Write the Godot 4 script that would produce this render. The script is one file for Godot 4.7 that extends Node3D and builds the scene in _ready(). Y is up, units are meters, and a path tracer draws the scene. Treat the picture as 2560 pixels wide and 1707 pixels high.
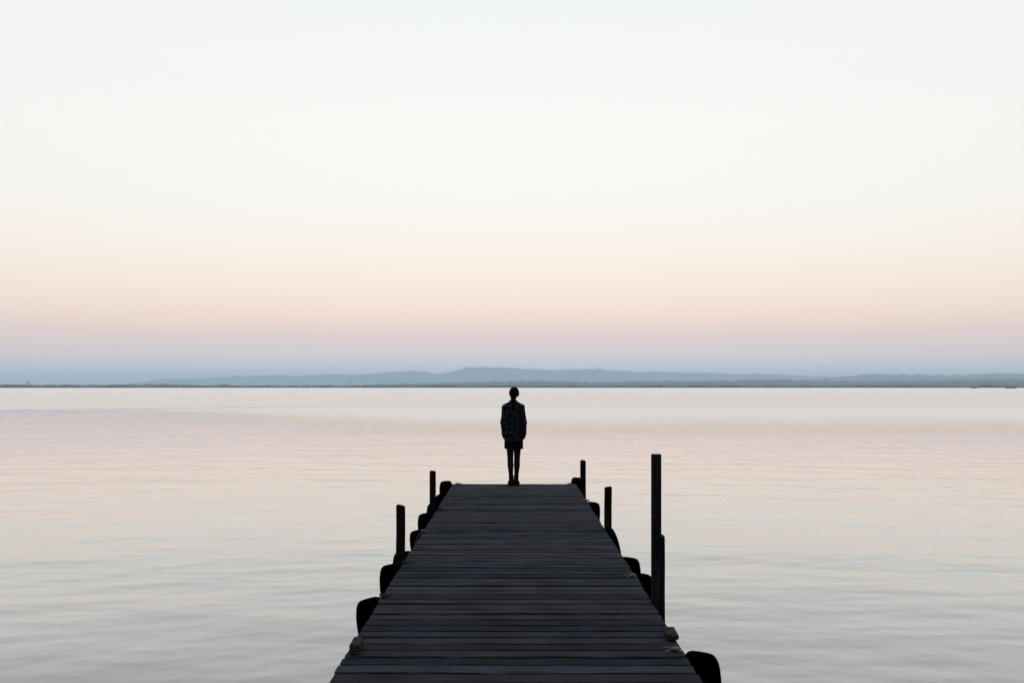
extends Node3D
# Dusk on a lake: a woman stands at the far end of a wooden pier, hills in haze beyond the water.
# Water surface at y = 0, deck at y = 0.9, the camera looks along -z from above the pier.

const DECK := 0.9
const EYE := 1.62            # above the deck
const LENS := 2270.0         # focal length in pixels of the 2560 wide photograph
const LEFT_EDGE := -1.017
const RIGHT_EDGE := 1.043

var rng := RandomNumberGenerator.new()
var V := PackedVector3Array()
var N := PackedVector3Array()
var U := PackedVector2Array()
var I := PackedInt32Array()
var M := {}
var bones: Array = []
var field_mode := ""
var fold := FastNoiseLite.new()


func _ready():
	rng.seed = 7
	camera_and_light()
	materials()
	lake()
	far_shore()
	pier()
	posts()
	tyres()
	blocks()
	ropes()
	person()


# ---------------------------------------------------------------- camera, sky, light

func camera_and_light():
	var cam := Camera3D.new()
	cam.name = "camera"
	cam.projection = Camera3D.PROJECTION_FRUSTUM
	cam.near = 0.1
	cam.far = 90000.0
	cam.size = 0.1 * 1707.0 / LENS
	cam.frustum_offset = Vector2(-4.0, 967.6 - 853.5) / LENS * 0.1
	cam.position = Vector3(0, DECK + EYE, 0)
	add_child(cam)

	var env := Environment.new()
	env.background_mode = Environment.BG_SKY
	env.sky = Sky.new()
	var pano := PanoramaSkyMaterial.new()
	pano.panorama = ImageTexture.create_from_image(dusk_sky())
	env.sky.sky_material = pano
	env.tonemap_mode = Environment.TONE_MAPPER_LINEAR
	env.tonemap_exposure = 1.0
	env.fog_enabled = true
	env.fog_density = 0.00009
	env.fog_light_color = Color(0.835, 0.935, 1.0)
	env.sdfgi_enabled = true
	env.ssao_enabled = true
	env.ssil_enabled = true
	var we := WorldEnvironment.new()
	we.name = "world_environment"
	we.environment = env
	add_child(we)

	# wide lamp added overhead, standing in for skyglow and brightening the haze
	var fill_lamp := DirectionalLight3D.new()
	fill_lamp.name = "overhead_fill"
	fill_lamp.light_color = Color(0.99, 0.99, 1.0)
	fill_lamp.light_energy = 0.85
	fill_lamp.light_angular_distance = 60.0
	fill_lamp.shadow_enabled = true
	fill_lamp.rotation_degrees = Vector3(-80, 180, 0)
	add_child(fill_lamp)


func dusk_sky() -> Image:
	# elevation in degrees -> linear colour of the clear dusk sky (the haze near the ground is real air, not in here)
	var el := [0.0, 1.9, 3.0, 4.1, 5.5, 7.4, 9.5, 11.9, 17.0, 23.0, 32.0, 48.0, 90.0]
	var co := [Color(1.45, 1.12, 1.04), Color(1.20, 0.90, 0.81), Color(1.14, 0.825, 0.69), Color(1.22, 0.88, 0.70), Color(1.22, 0.96, 0.765),
		Color(1.175, 1.01, 0.86), Color(1.12, 1.04, 0.93), Color(1.085, 1.04, 0.975), Color(1.035, 1.02, 0.975), Color(0.965, 0.98, 0.975),
		Color(0.83, 0.89, 0.935), Color(0.78, 0.86, 0.93), Color(0.73, 0.82, 0.91)]
	var w := 512
	var h := 1024
	var im := Image.create(w, h, false, Image.FORMAT_RGBF)
	for y in h:
		var e := 90.0 - (y + 0.5) * 180.0 / h
		var c: Color = co[0]
		for k in el.size() - 1:
			if e >= el[k]:
				var t := clampf((e - el[k]) / (el[k + 1] - el[k]), 0.0, 1.0)
				# a smooth curve through the colours
				var wide: float = el[k + 1] - el[k]
				var i0 := maxi(k - 1, 0)
				var i3 := mini(k + 2, co.size() - 1)
				var m0: Color = (co[k + 1] - co[i0]) * (wide / (el[k + 1] - el[i0]))
				var m1: Color = (co[i3] - co[k]) * (wide / (el[i3] - el[k]))
				var t2 := t * t
				var t3 := t2 * t
				c = co[k] * (2 * t3 - 3 * t2 + 1) + m0 * (t3 - 2 * t2 + t) + co[k + 1] * (3 * t2 - 2 * t3) + m1 * (t3 - t2)
		for x in w:
			var az := wrapf((x + 0.5) / w * TAU, -PI, PI)      # 0 where the camera looks
			var g := exp(-pow(az / deg_to_rad(62.0), 2.0)) * cos(deg_to_rad(clampf(e, 0.0, 90.0)))
			var f := 0.84 + 0.16 * g
			im.set_pixel(x, y, Color(c.r * f * (0.98 + 0.02 * g), c.g * f, c.b * f * (1.03 - 0.03 * g)))
	return im


# ---------------------------------------------------------------- mesh helpers

func begin():
	V = PackedVector3Array()
	N = PackedVector3Array()
	U = PackedVector2Array()
	I = PackedInt32Array()


func tri(a: Vector3, b: Vector3, c: Vector3, outwards: Vector3, ua := Vector2.ZERO, ub := Vector2.ZERO, uc := Vector2.ZERO):
	var n := (c - a).cross(b - a)
	var at := V.size()
	if n.dot(outwards) < 0.0:
		n = -n
		V.append_array([a, c, b])
		U.append_array([ua, uc, ub])
	else:
		V.append_array([a, b, c])
		U.append_array([ua, ub, uc])
	n = n.normalized()
	N.append_array([n, n, n])
	I.append_array([at, at + 1, at + 2])


func quad(a: Vector3, b: Vector3, c: Vector3, d: Vector3, outwards: Vector3):
	var e := (b - a).length()
	var f := (d - a).length()
	tri(a, b, c, outwards, Vector2.ZERO, Vector2(e, 0), Vector2(e, f))
	tri(a, c, d, outwards, Vector2.ZERO, Vector2(e, f), Vector2(0, f))


func mesh_of() -> ArrayMesh:
	var a := []
	a.resize(Mesh.ARRAY_MAX)
	a[Mesh.ARRAY_VERTEX] = V
	a[Mesh.ARRAY_NORMAL] = N
	a[Mesh.ARRAY_TEX_UV] = U
	a[Mesh.ARRAY_INDEX] = I
	var m := ArrayMesh.new()
	m.add_surface_from_arrays(Mesh.PRIMITIVE_TRIANGLES, a)
	return m


func numbered(called: String, parent: Node) -> String:
	if not parent.has_node(NodePath(called)):
		return called
	var k := 1
	while parent.has_node(NodePath("%s_%03d" % [called, k])):
		k += 1
	return "%s_%03d" % [called, k]


func obj(called: String, m: Mesh, material: Material, parent: Node = self) -> MeshInstance3D:
	var o := MeshInstance3D.new()
	o.name = numbered(called, parent)
	o.mesh = m
	o.material_override = material
	parent.add_child(o, true)
	return o


func build(called: String, material: Material, parent: Node = self) -> MeshInstance3D:
	return obj(called, mesh_of(), material, parent)


func tag(o: Node, label: String, category: String, group := ""):
	o.set_meta("label", label)
	o.set_meta("category", category)
	if group:
		o.set_meta("group", group)


func thing(called: String, label: String, category: String, at: Vector3, group := "") -> Node3D:
	var o := Node3D.new()
	o.name = numbered(called, self)
	add_child(o, true)
	o.position = at
	tag(o, label, category, group)
	return o


func structure(called: String, material: Material) -> MeshInstance3D:
	var o := build(called, material)
	o.set_meta("kind", "structure")
	return o


func chamfer_box(lo: Vector3, hi: Vector3, b: float):
	# a box with bevelled edges, flat shaded
	var mid := (lo + hi) / 2
	var half := (hi - lo) / 2
	for ax in 3:
		var p := (ax + 1) % 3
		var q := (ax + 2) % 3
		for s in [-1.0, 1.0]:
			var out := Vector3.ZERO
			out[ax] = s
			var c: Array[Vector3] = []
			for k in [[-1, -1], [1, -1], [1, 1], [-1, 1]]:
				var v := Vector3.ZERO
				v[ax] = s * half[ax]
				v[p] = k[0] * (half[p] - b)
				v[q] = k[1] * (half[q] - b)
				c.append(mid + v)
			quad(c[0], c[1], c[2], c[3], out)
		for s in [-1.0, 1.0]:
			for t in [-1.0, 1.0]:
				var e: Array[Vector3] = []
				for k in [[0, -1], [0, 1], [1, 1], [1, -1]]:
					var v := Vector3.ZERO
					v[p] = s * (half[p] - (b if k[0] == 0 else 0.0))
					v[q] = t * (half[q] - (0.0 if k[0] == 0 else b))
					v[ax] = k[1] * (half[ax] - b)
					e.append(mid + v)
				var out := Vector3.ZERO
				out[p] = s
				out[q] = t
				quad(e[0], e[1], e[2], e[3], out)
	for sx in [-1.0, 1.0]:
		for sy in [-1.0, 1.0]:
			for sz in [-1.0, 1.0]:
				var s := Vector3(sx, sy, sz)
				tri(mid + s * (half - Vector3(0, b, b)), mid + s * (half - Vector3(b, 0, b)), mid + s * (half - Vector3(b, b, 0)), s)


func tube(path: Array, radii: Array, seg: int, capped := true, squash := 1.0):
	# smooth tube along a polyline
	var first := V.size()
	var n := path.size()
	var side := Vector3.RIGHT
	var run := 0.0
	for i in n:
		if i > 0:
			run += (path[i] - path[i - 1]).length()
		var along: Vector3 = (path[mini(i + 1, n - 1)] - path[maxi(i - 1, 0)]).normalized()
		if absf(along.dot(side)) > 0.95:
			side = Vector3.UP if absf(along.y) < 0.9 else Vector3.BACK
		side = (side - along * side.dot(along)).normalized()
		var up := along.cross(side)
		for k in seg + 1:
			var a := TAU * k / seg
			var d := side * cos(a) + up * sin(a) * squash
			V.append(path[i] + d * radii[i])
			N.append(d.normalized())
			U.append(Vector2(run, float(k) / seg * TAU * radii[0]))
	for i in n - 1:
		for k in seg:
			var p := first + i * (seg + 1) + k
			var q := p + seg + 1
			I.append_array([p, q, p + 1, p + 1, q, q + 1])
	if capped:
		for e in [0, n - 1]:
			var out: Vector3 = (path[0] - path[1]).normalized() if e == 0 else (path[n - 1] - path[n - 2]).normalized()
			for k in seg:
				var p := first + int(e) * (seg + 1) + k
				tri(path[e], V[p], V[p + 1], out)


func px(x: float, y: float, z: float) -> Vector3:
	# the place at a distance z along the view that the photograph shows at that pixel
	return Vector3((x - 1284.0) * z / LENS, DECK + EYE - (y - 967.6) * z / LENS, -z)


# ---------------------------------------------------------------- materials

func grain_image(w: int, h: int, seed_: int, stretch: int) -> Image:
	# wood grain along u: fine fibres, broad bands, dark checks and stains
	var layers := []
	for k in 4:
		var n := FastNoiseLite.new()
		n.noise_type = FastNoiseLite.TYPE_SIMPLEX_SMOOTH
		n.seed = seed_ + k * 13
		n.frequency = [0.16, 0.045, 0.02, 0.012][k]
		n.fractal_octaves = [2, 3, 3, 4][k]
		var s: int = [stretch * 2, stretch, stretch / 2, 4][k]
		var im := n.get_seamless_image(maxi(w / s, 8), h if k < 3 else h / 2, false, false, 0.1, false)
		im.resize(w, h, Image.INTERPOLATE_CUBIC)
		layers.append(im)
	var out := Image.create(w, h, false, Image.FORMAT_RGB8)
	for y in h:
		for x in w:
			var a: float = layers[0].get_pixel(x, y).r
			var b: float = layers[1].get_pixel(x, y).r
			var c: float = layers[2].get_pixel(x, y).r
			var d: float = layers[3].get_pixel(x, y).r
			var v := 0.62 + 0.7 * (a - 0.5) + 0.45 * (b - 0.5) + 0.2 * (c - 0.5)
			v *= 1.0 - 0.6 * smoothstep(0.63, 0.76, b) * smoothstep(0.45, 0.62, c)      # open checks
			v *= 1.0 - 0.14 * smoothstep(0.55, 0.72, d)                                  # damp stains
			v += 0.22 * smoothstep(0.58, 0.72, 1.0 - d) * a * c * 1.6                              # worn pale patches
			v = clampf(v, 0.04, 1.0)
			out.set_pixel(x, y, Color(v, v, v))
	return out


func mat(color: Color, rough: float, spec := 0.5) -> StandardMaterial3D:
	var m := StandardMaterial3D.new()
	m.albedo_color = color.linear_to_srgb()
	m.roughness = rough
	m.metallic_specular = spec
	return m


func materials():
	var grain := grain_image(1024, 256, 3, 24)
	var gt := ImageTexture.create_from_image(grain)
	var tones := []
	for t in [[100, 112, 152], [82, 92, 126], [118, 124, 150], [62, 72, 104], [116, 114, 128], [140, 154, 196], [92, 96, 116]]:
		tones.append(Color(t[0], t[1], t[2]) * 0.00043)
	M.planks = []
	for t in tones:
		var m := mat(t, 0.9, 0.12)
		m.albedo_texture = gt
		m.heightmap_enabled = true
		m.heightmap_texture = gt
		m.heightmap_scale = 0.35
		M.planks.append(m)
	var pm := mat(Color(0.0125, 0.0130, 0.0142), 0.95, 0.1)
	pm.albedo_texture = gt
	pm.uv1_scale = Vector3(0.6, 2.5, 1)
	pm.heightmap_enabled = true
	pm.heightmap_texture = gt
	pm.heightmap_scale = 0.3
	M.post = pm
	var sp := pm.duplicate()
	sp.albedo_color = Color(0.0180, 0.0190, 0.0206).linear_to_srgb()
	M.square_post = sp
	var bm := mat(Color(0.038, 0.036, 0.039), 0.95, 0.1)
	bm.albedo_texture = gt
	bm.uv1_triplanar = true
	bm.uv1_scale = Vector3(3, 5, 1.2)
	bm.heightmap_enabled = true
	bm.heightmap_texture = gt
	bm.heightmap_scale = 0.4
	M.block = bm
	var bb := mat(Color(0.05, 0.048, 0.046), 0.95, 0.1)
	bb.albedo_texture = gt
	bb.uv1_triplanar = true
	bb.uv1_scale = Vector3(2, 4, 0.8)
	M.beam = bb

	var blotch := FastNoiseLite.new()
	blotch.seed = 21
	blotch.frequency = 0.03
	blotch.fractal_octaves = 4
	var bi := blotch.get_seamless_image(256, 256)
	M.tread = mat(Color(0.014, 0.014, 0.016), 0.8, 0.25)
	M.sidewall = mat(Color(0.011, 0.011, 0.012), 0.75, 0.25)
	for key in ["tread", "sidewall"]:
		M[key].heightmap_enabled = true
		M[key].heightmap_texture = ImageTexture.create_from_image(bi)
		M[key].heightmap_scale = 0.15
		M[key].uv1_triplanar = true
		M[key].uv1_scale = Vector3(6, 6, 6)
	M.pale_rope = mat(Color(0.060, 0.057, 0.053), 0.95, 0.1)
	M.dark_rope = mat(Color(0.012, 0.015, 0.018), 0.95, 0.1)

	var wm := mat(Color(1, 1, 1), 1.0, 0.60)
	wm.metallic = 1.0
	wm.clearcoat_enabled = true
	wm.clearcoat = 1.0
	wm.clearcoat_roughness = 0.05
	# across the texture: glassy water to water ruffled by wavelets too fine to model, with metal added to mirror more sky
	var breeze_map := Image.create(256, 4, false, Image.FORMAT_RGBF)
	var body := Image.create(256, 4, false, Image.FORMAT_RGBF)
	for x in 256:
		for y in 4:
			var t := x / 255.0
			# red the roughness, green the coat, blue the metallic share added for a brighter mirrored sky
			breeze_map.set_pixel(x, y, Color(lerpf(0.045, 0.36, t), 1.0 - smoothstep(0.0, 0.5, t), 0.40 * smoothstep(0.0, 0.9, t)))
			# reflected sky put into the colour: peach midway, pale far out
			var sky_tint := Color(0.030, 0.035, 0.038).lerp(Color(0.30, 0.19, 0.115), smoothstep(0.0, 0.22, t)).lerp(Color(0.43, 0.42, 0.41), smoothstep(0.28, 0.85, t))
			body.set_pixel(x, y, sky_tint.linear_to_srgb())
	var bt := ImageTexture.create_from_image(breeze_map)
	var coat_map := Image.create(256, 4, false, Image.FORMAT_RGBF)
	for x in 256:
		for y in 4:
			coat_map.set_pixel(x, y, Color.WHITE * breeze_map.get_pixel(x, y).g)
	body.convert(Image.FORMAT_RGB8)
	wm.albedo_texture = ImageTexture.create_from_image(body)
	wm.roughness_texture = bt
	wm.roughness_texture_channel = BaseMaterial3D.TEXTURE_CHANNEL_RED
	wm.metallic_texture = bt
	wm.metallic_texture_channel = BaseMaterial3D.TEXTURE_CHANNEL_BLUE
	wm.clearcoat_texture = ImageTexture.create_from_image(coat_map)
	wm.texture_repeat = false
	M.water = wm

	var gn := FastNoiseLite.new()
	gn.seed = 5
	gn.frequency = 0.02
	gn.fractal_octaves = 5
	var gi := gn.get_seamless_image(256, 256)
	var veg := Image.create(256, 256, false, Image.FORMAT_RGB8)
	for y in 256:
		for x in 256:
			var t := gi.get_pixel(x, y).r
			veg.set_pixel(x, y, Color(0.08, 0.12, 0.14).lerp(Color(0.13, 0.17, 0.18), t))
	M.hill = mat(Color(1, 1, 1), 1.0, 0.1)
	M.hill.albedo_texture = ImageTexture.create_from_image(veg)
	M.hill.uv1_triplanar = true
	M.hill.uv1_world_triplanar = true
	M.hill.uv1_scale = Vector3.ONE / 900.0
	M.reed = mat(Color(0.010, 0.013, 0.012), 1.0, 0.1)
	M.crown = mat(Color(0.012, 0.019, 0.020), 1.0, 0.1)
	M.pale_wall = mat(Color(0.62, 0.58, 0.52), 0.9, 0.2)
	M.grey_wall = mat(Color(0.32, 0.32, 0.31), 0.9, 0.2)
	M.brick_wall = mat(Color(0.38, 0.15, 0.10), 0.9, 0.2)
	M.roof_tile = mat(Color(0.36, 0.13, 0.08), 0.9, 0.2)
	M.pane = mat(Color(0.03, 0.035, 0.04), 0.15, 0.5)
	M.concrete = mat(Color(0.30, 0.29, 0.28), 0.9, 0.2)

	# the woman
	M.skin = mat(Color(0.30, 0.18, 0.13), 0.55, 0.4)
	M.eye = mat(Color(0.6, 0.58, 0.55), 0.2, 0.5)
	M.lips = mat(Color(0.25, 0.09, 0.08), 0.5, 0.4)
	M.leg_shade = mat(Color(0.009, 0.0042, 0.004), 0.9, 0.08)  # leg shade put into the colour, near black over the skin
	M.shorts = mat(Color(0.003, 0.003, 0.0035), 0.95, 0.06)
	M.boot = mat(Color(0.003, 0.003, 0.003), 0.85, 0.08)
	M.sock = mat(Color(0.004, 0.004, 0.005), 0.95, 0.06)
	M.hair = mat(Color(0.0028, 0.0024, 0.0024), 0.9, 0.06)
	M.shirt = mat(Color(1, 1, 1), 0.95, 0.1)
	var worn := FastNoiseLite.new()
	worn.seed = 14
	worn.frequency = 0.006
	worn.fractal_octaves = 3
	var plaid := Image.create(768, 768, false, Image.FORMAT_RGB8)
	for y in 768:
		for x in 768:
			var fade := clampf(0.85 + 1.5 * worn.get_noise_2d(x, y), 0.25, 2.0)
			plaid.set_pixel(x, y, (plaid_at(x % 256, y % 256) * fade).linear_to_srgb())
	M.shirt.albedo_texture = ImageTexture.create_from_image(plaid)


func plaid_at(x: int, y: int) -> Color:
	# dark navy flannel, broad blue-grey bands both ways with thin pale lines
	var band := func(t: int, at: int, half: int) -> float:
		var d: int = absi((t - at + 384) % 256 - 128)
		return 1.0 if d <= half else 0.0
	var wide: float = 0.5 * (band.call(x, 64, 26) + band.call(x, 192, 26)) + 0.5 * (band.call(y, 64, 30) + band.call(y, 192, 30))
	var pale: float = band.call(x, 64, 5) + band.call(x, 192, 3) + band.call(y, 64, 5) + band.call(y, 200, 3)
	var twill := 0.8 + 0.2 * float((x + y) % 4 < 2)
	var c := Color(0.002, 0.002, 0.003)
	c = c.lerp(Color(0.021, 0.024, 0.036), clampf(wide * wide, 0, 1) * 0.85)
	c = c.lerp(Color(0.042, 0.045, 0.054), clampf(pale * 0.5, 0, 1) * clampf(0.25 + wide * 0.6, 0, 1))
	return Color(c.r * twill, c.g * twill, c.b * twill)


# ---------------------------------------------------------------- water

func lake():
	# one sheet round the pier, with finer cells close by; ripples are real relief with their own normals
	begin()
	var nr := 1150
	var na := 540
	var r0 := 3.0
	var r1 := 4100.0
	var span := deg_to_rad(41.0)
	var step := log(r1 / r0) / (nr - 1)
	var noise := FastNoiseLite.new()
	noise.noise_type = FastNoiseLite.TYPE_SIMPLEX_SMOOTH
	noise.fractal_type = FastNoiseLite.FRACTAL_NONE
	noise.frequency = 1.0
	noise.seed = 11
	var patch := FastNoiseLite.new()
	patch.noise_type = FastNoiseLite.TYPE_SIMPLEX_SMOOTH
	patch.frequency = 1.0
	patch.fractal_octaves = 3
	patch.seed = 4
	var lam := [4.6, 1.9, 0.85, 0.40, 0.21]
	var slope := [0.0045, 0.0085, 0.0135, 0.0145, 0.0100]
	var tilt := [0.0, 7.0, 0.0, -5.0, 0.0]
	var long := [4.0, 3.6, 3.0, 2.6, 2.4]
	var cs := []
	var sn := []
	for k in 5:
		cs.append(cos(deg_to_rad(tilt[k])))
		sn.append(sin(deg_to_rad(tilt[k])))
	V.resize(nr * na)
	N.resize(nr * na)
	U.resize(nr * na)
	var e := 0.04
	for i in nr:
		var r := r0 * exp(step * i)
		var fade := 1.0 - smoothstep(45.0, 100.0, r)
		var near := 0.46 - 0.33 * smoothstep(11.0, 50.0, r)
		var stretch := 1.0 + 5.0 * smoothstep(50.0, 400.0, r)
		for j in na:
			var a := span * (2.0 * j / (na - 1) - 1.0)
			var x := r * sin(a)
			var z := -r * cos(a)
			var b := breeze(x, z, patch)
			var s := near + 0.12 * b
			var h := 0.0
			var dx := 0.0
			var dz := 0.0
			# long low waves run round a point behind the pier, others cross them on straight fronts
			var px_ := x - 1.0
			var pz := z - 8.0
			var pl := sqrt(px_ * px_ + pz * pz)
			var ang := atan2(px_, -pz) * 25.0
			for k in 5:
				if k < 2 and fade <= 0.0:
					continue
				var l: float = lam[k]
				var g: float = long[k]
				var w: float = slope[k] * s * (fade if k < 2 else 1.0)
				if k % 2 == 0:
					var u := ang / (l * g) + 31.7 * k
					var v := pl / l
					var o := noise.get_noise_2d(u, v)
					var du := (noise.get_noise_2d(u + e, v) - o) / e / g * 25.0 / (pl * pl)
					var dv := (noise.get_noise_2d(u, v + e) - o) / e / pl
					h += o * w * l
					dx += (-du * pz + dv * px_) * w
					dz += (du * px_ + dv * pz) * w
				else:
					var c: float = cs[k]
					var q: float = sn[k]
					g *= stretch
					var u := (x * c + z * q) / (l * g) + 31.7 * k
					var v := (z * c - x * q) / l
					var o := noise.get_noise_2d(u, v)
					var du := (noise.get_noise_2d(u + e, v) - o) / e / g
					var dv := (noise.get_noise_2d(u, v + e) - o) / e
					h += o * w * l
					dx += (du * c - dv * q) * w
					dz += (du * q + dv * c) * w
			var at := i * na + j
			V[at] = Vector3(x, h, z)
			N[at] = Vector3(-dx, 1.0, -dz).normalized()
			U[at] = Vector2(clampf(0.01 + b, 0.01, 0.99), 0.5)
	var faces := PackedInt32Array()
	faces.resize((nr - 1) * (na - 1) * 6)
	var f := 0
	for i in nr - 1:
		for j in na - 1:
			var p := i * na + j
			var q := p + na
			faces[f] = p
			faces[f + 1] = q
			faces[f + 2] = p + 1
			faces[f + 3] = p + 1
			faces[f + 4] = q
			faces[f + 5] = q + 1
			f += 6
	I = faces
	# the rest of the lake, out of view
	var seg := 72
	for j in seg:
		var a := span + (TAU - 2 * span) * j / seg
		var b := span + (TAU - 2 * span) * (j + 1) / seg
		for k in [[r0, 40.0], [40.0, r1]]:
			quad(Vector3(k[0] * sin(a), 0, -k[0] * cos(a)), Vector3(k[0] * sin(b), 0, -k[0] * cos(b)), Vector3(k[1] * sin(b), 0, -k[1] * cos(b)), Vector3(k[1] * sin(a), 0, -k[1] * cos(a)), Vector3.UP)
	for j in 60:
		var a := TAU * j / 60
		var b := TAU * (j + 1) / 60
		tri(Vector3.ZERO, Vector3(r0 * sin(a), 0, -r0 * cos(a)), Vector3(r0 * sin(b), 0, -r0 * cos(b)), Vector3.UP)
	structure("water", M.water)


func breeze(x: float, z: float, patch: FastNoiseLite) -> float:
	# 0 calm .. 1 ruffled: calm round the pier, a light breeze farther out, faint cat's paws and a thin slick on the left
	var d := -z
	if d < 20.0:
		return 0.0
	var t := x / maxf(d, 1.0)
	var edge := 66.0 + 34.0 * smoothstep(-0.02, -0.45, t) + 8.0 * patch.get_noise_2d(x / 60.0, 3.0)
	var sharp := smoothstep(-0.15, -0.4, t)
	var s := 0.62 * smoothstep(edge * lerpf(0.5, 0.9, sharp), edge * lerpf(1.45, 1.12, sharp), d) + 0.25 * smoothstep(150.0, 900.0, d)
	s += 0.26 * smoothstep(24.0, 60.0, d) * (1.0 - smoothstep(60.0, 140.0, d))
	s *= 1.0 + 0.16 * patch.get_noise_2d(x / 300.0 + 7.0, z / 60.0)
	if d > 80.0 and d < 130.0:
		var mid := 101.0 + 13.0 * smoothstep(-0.56, -0.2, t) + 1.2 * patch.get_noise_2d(x / 16.0, 9.0)
		s *= 1.0 - 0.9 * exp(-pow((d - mid) / 2.6, 2.0)) * smoothstep(-0.12, -0.34, t)
	return s


# ---------------------------------------------------------------- far shore, hills

func far_shore():
	# flat land all round the lake, out to the horizon
	begin()
	var seg := 360
	var rings := [4086.0, 4092.0, 4600.0, 9000.0, 20000.0, 42000.0]
	var high := [-0.3, 0.7, 1.0, 2.0, 3.0, 3.0]
	for i in rings.size() - 1:
		for j in seg:
			var a := TAU * j / seg
			var b := TAU * (j + 1) / seg
			var p := func(r: float, h: float, t: float) -> Vector3: return Vector3(r * sin(t), h, -r * cos(t))
			quad(p.call(rings[i], high[i], a), p.call(rings[i], high[i], b), p.call(rings[i + 1], high[i + 1], b), p.call(rings[i + 1], high[i + 1], a), Vector3.UP)
	structure("land", M.hill)

	# ridges: pixel in the photograph, height above the shoreline in pixels
	ridge(20500.0, 2200.0, 31, [[-700, 4], [60, 5], [329, 10], [420, 21], [512, 23], [585, 27], [676, 31], [731, 28.5], [768, 31], [876, 32], [897, 30], [941, 35], [996, 39], [1069, 39.5], [1088, 34], [1102, 33.5], [1121, 36], [1142, 42], [1168, 51.5], [1186, 50], [1216, 50.5], [1281, 49], [1307, 46], [1362, 45], [1420, 43.5], [1442, 46], [1490, 45], [1545, 42], [1581, 38], [1603, 36.5], [1636, 39], [1709, 36.5], [1773, 37], [1795, 33.5], [1846, 33], [1934, 33], [1963, 31], [2011, 28], [2066, 27], [2200, 22], [2500, 18], [3300, 15]])
	ridge(14500.0, 1500.0, 47, [[1700, 2], [1960, 14], [2102, 26], [2139, 29], [2186, 33], [2248, 32], [2322, 31], [2395, 30], [2431, 32], [2468, 34], [2515, 35.5], [2560, 33.5], [2700, 36], [2900, 30], [3300, 24]])
	ridge(9000.0, 900.0, 59, [[800, 2], [941, 7], [1069, 10], [1200, 13], [1281, 15], [1362, 17.5], [1400, 15], [1480, 13], [1600, 13.5], [1700, 16], [1790, 16], [1860, 18], [1930, 20.5], [2011, 18.5], [2080, 15], [2200, 16], [2330, 18], [2440, 22], [2560, 22], [2700, 20], [3300, 16]])
	ridge(6800.0, 500.0, 71, [[-700, 6], [0, 8], [120, 7], [260, 6], [380, 9], [470, 6], [600, 5], [760, 4.5], [900, 4], [1030, 6], [1200, 7], [1500, 6], [1800, 7], [2000, 6], [2200, 8], [2350, 11], [2480, 14], [2560, 15], [2700, 12], [3300, 10]])

	reed_belt()
	far_trees()
	far_buildings()
	# low islets of reed nearer on the right
	islet("dark reed islet low on the water near the right frame edge, the wider one", 2528.0, 26.0, 1850.0, 3.2)
	islet("small dark reed islet left of the wider one under the right hills", 2437.0, 13.0, 1980.0, 2.2)


func ridge(dist: float, depth: float, seed_: int, profile: Array):
	# a range of hills that stands at its distance with real width and relief
	begin()
	var n := FastNoiseLite.new()
	n.seed = seed_
	n.frequency = 1.0
	n.fractal_octaves = 4
	var cols := 520
	var rows := 17
	var first: float = profile[0][0]
	var last: float = profile[-1][0]
	var pts: Array[Vector3] = []
	for i in cols + 1:
		var x := lerpf(first, last, float(i) / cols)
		var k := 0
		while k < profile.size() - 2 and profile[k + 1][0] < x:
			k += 1
		var t := clampf((x - profile[k][0]) / (profile[k + 1][0] - profile[k][0]), 0.0, 1.0)
		var h: float = lerpf(profile[k][1], profile[k + 1][1], t)
		var tall := maxf(h * dist / LENS + (n.get_noise_1d(x / 26.0) * 0.0017 + n.get_noise_1d(x / 7.0 + 90.0) * 0.0005) * dist, 1.0)
		var dir := Vector3((x - 1284.0) / LENS, 0, -1)
		for j in rows:
			var s := 2.0 * j / (rows - 1) - 1.0
			var spur := n.get_noise_2d(x / 60.0, s * 2.0 + 5.0)
			var y := tall * (1.0 - pow(absf(s), 1.35)) * (1.0 + (0.5 * spur * absf(s)))
			pts.append(dir * (dist + s * depth + spur * depth * 0.1) + Vector3(0, y if absf(s) < 0.99 else -1.0, 0))
	for i in cols + 1:
		for j in rows:
			var a: Vector3 = pts[mini(i + 1, cols) * rows + j] - pts[maxi(i - 1, 0) * rows + j]
			var b: Vector3 = pts[i * rows + mini(j + 1, rows - 1)] - pts[i * rows + maxi(j - 1, 0)]
			V.append(pts[i * rows + j])
			N.append(-b.cross(a).normalized() if -b.cross(a).y > 0 else b.cross(a).normalized())
			U.append(Vector2.ZERO)
	for i in cols:
		for j in rows - 1:
			var p := i * rows + j
			var q := p + rows
			I.append_array([p, p + 1, q, q, p + 1, q + 1])
	structure("hill", M.hill)


func reed_belt():
	# the dark fringe of reeds along the far bank
	begin()
	var n := FastNoiseLite.new()
	n.seed = 12
	n.frequency = 1.0
	n.fractal_octaves = 3
	var steps := 1500
	var half := deg_to_rad(42.0)
	for i in steps:
		var q := []
		for s in 2:
			var a := half * (2.0 * (i + s) / steps - 1.0)
			var d := Vector3(sin(a), 0, -cos(a))
			var h := 3.6 + 1.8 * n.get_noise_1d((i + s) / 9.0) + 1.4 * n.get_noise_1d((i + s) / 90.0 + 50.0)
			q.append([d * 4084.0, d * 4085.5 + Vector3(0, h * 0.8, 0), d * 4092.0 + Vector3(0, h, 0), d * 4110.0 + Vector3(0, h * 0.7, 0), d * 4116.0])
		for k in 4:
			quad(q[0][k], q[1][k], q[1][k + 1], q[0][k + 1], Vector3(0, 1, 1) if k < 2 else Vector3(0, 1, -1))
	var o := build("reeds", M.reed)
	o.set_meta("kind", "stuff")
	tag(o, "dark belt of reeds along the far bank of the lake", "reeds")


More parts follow.
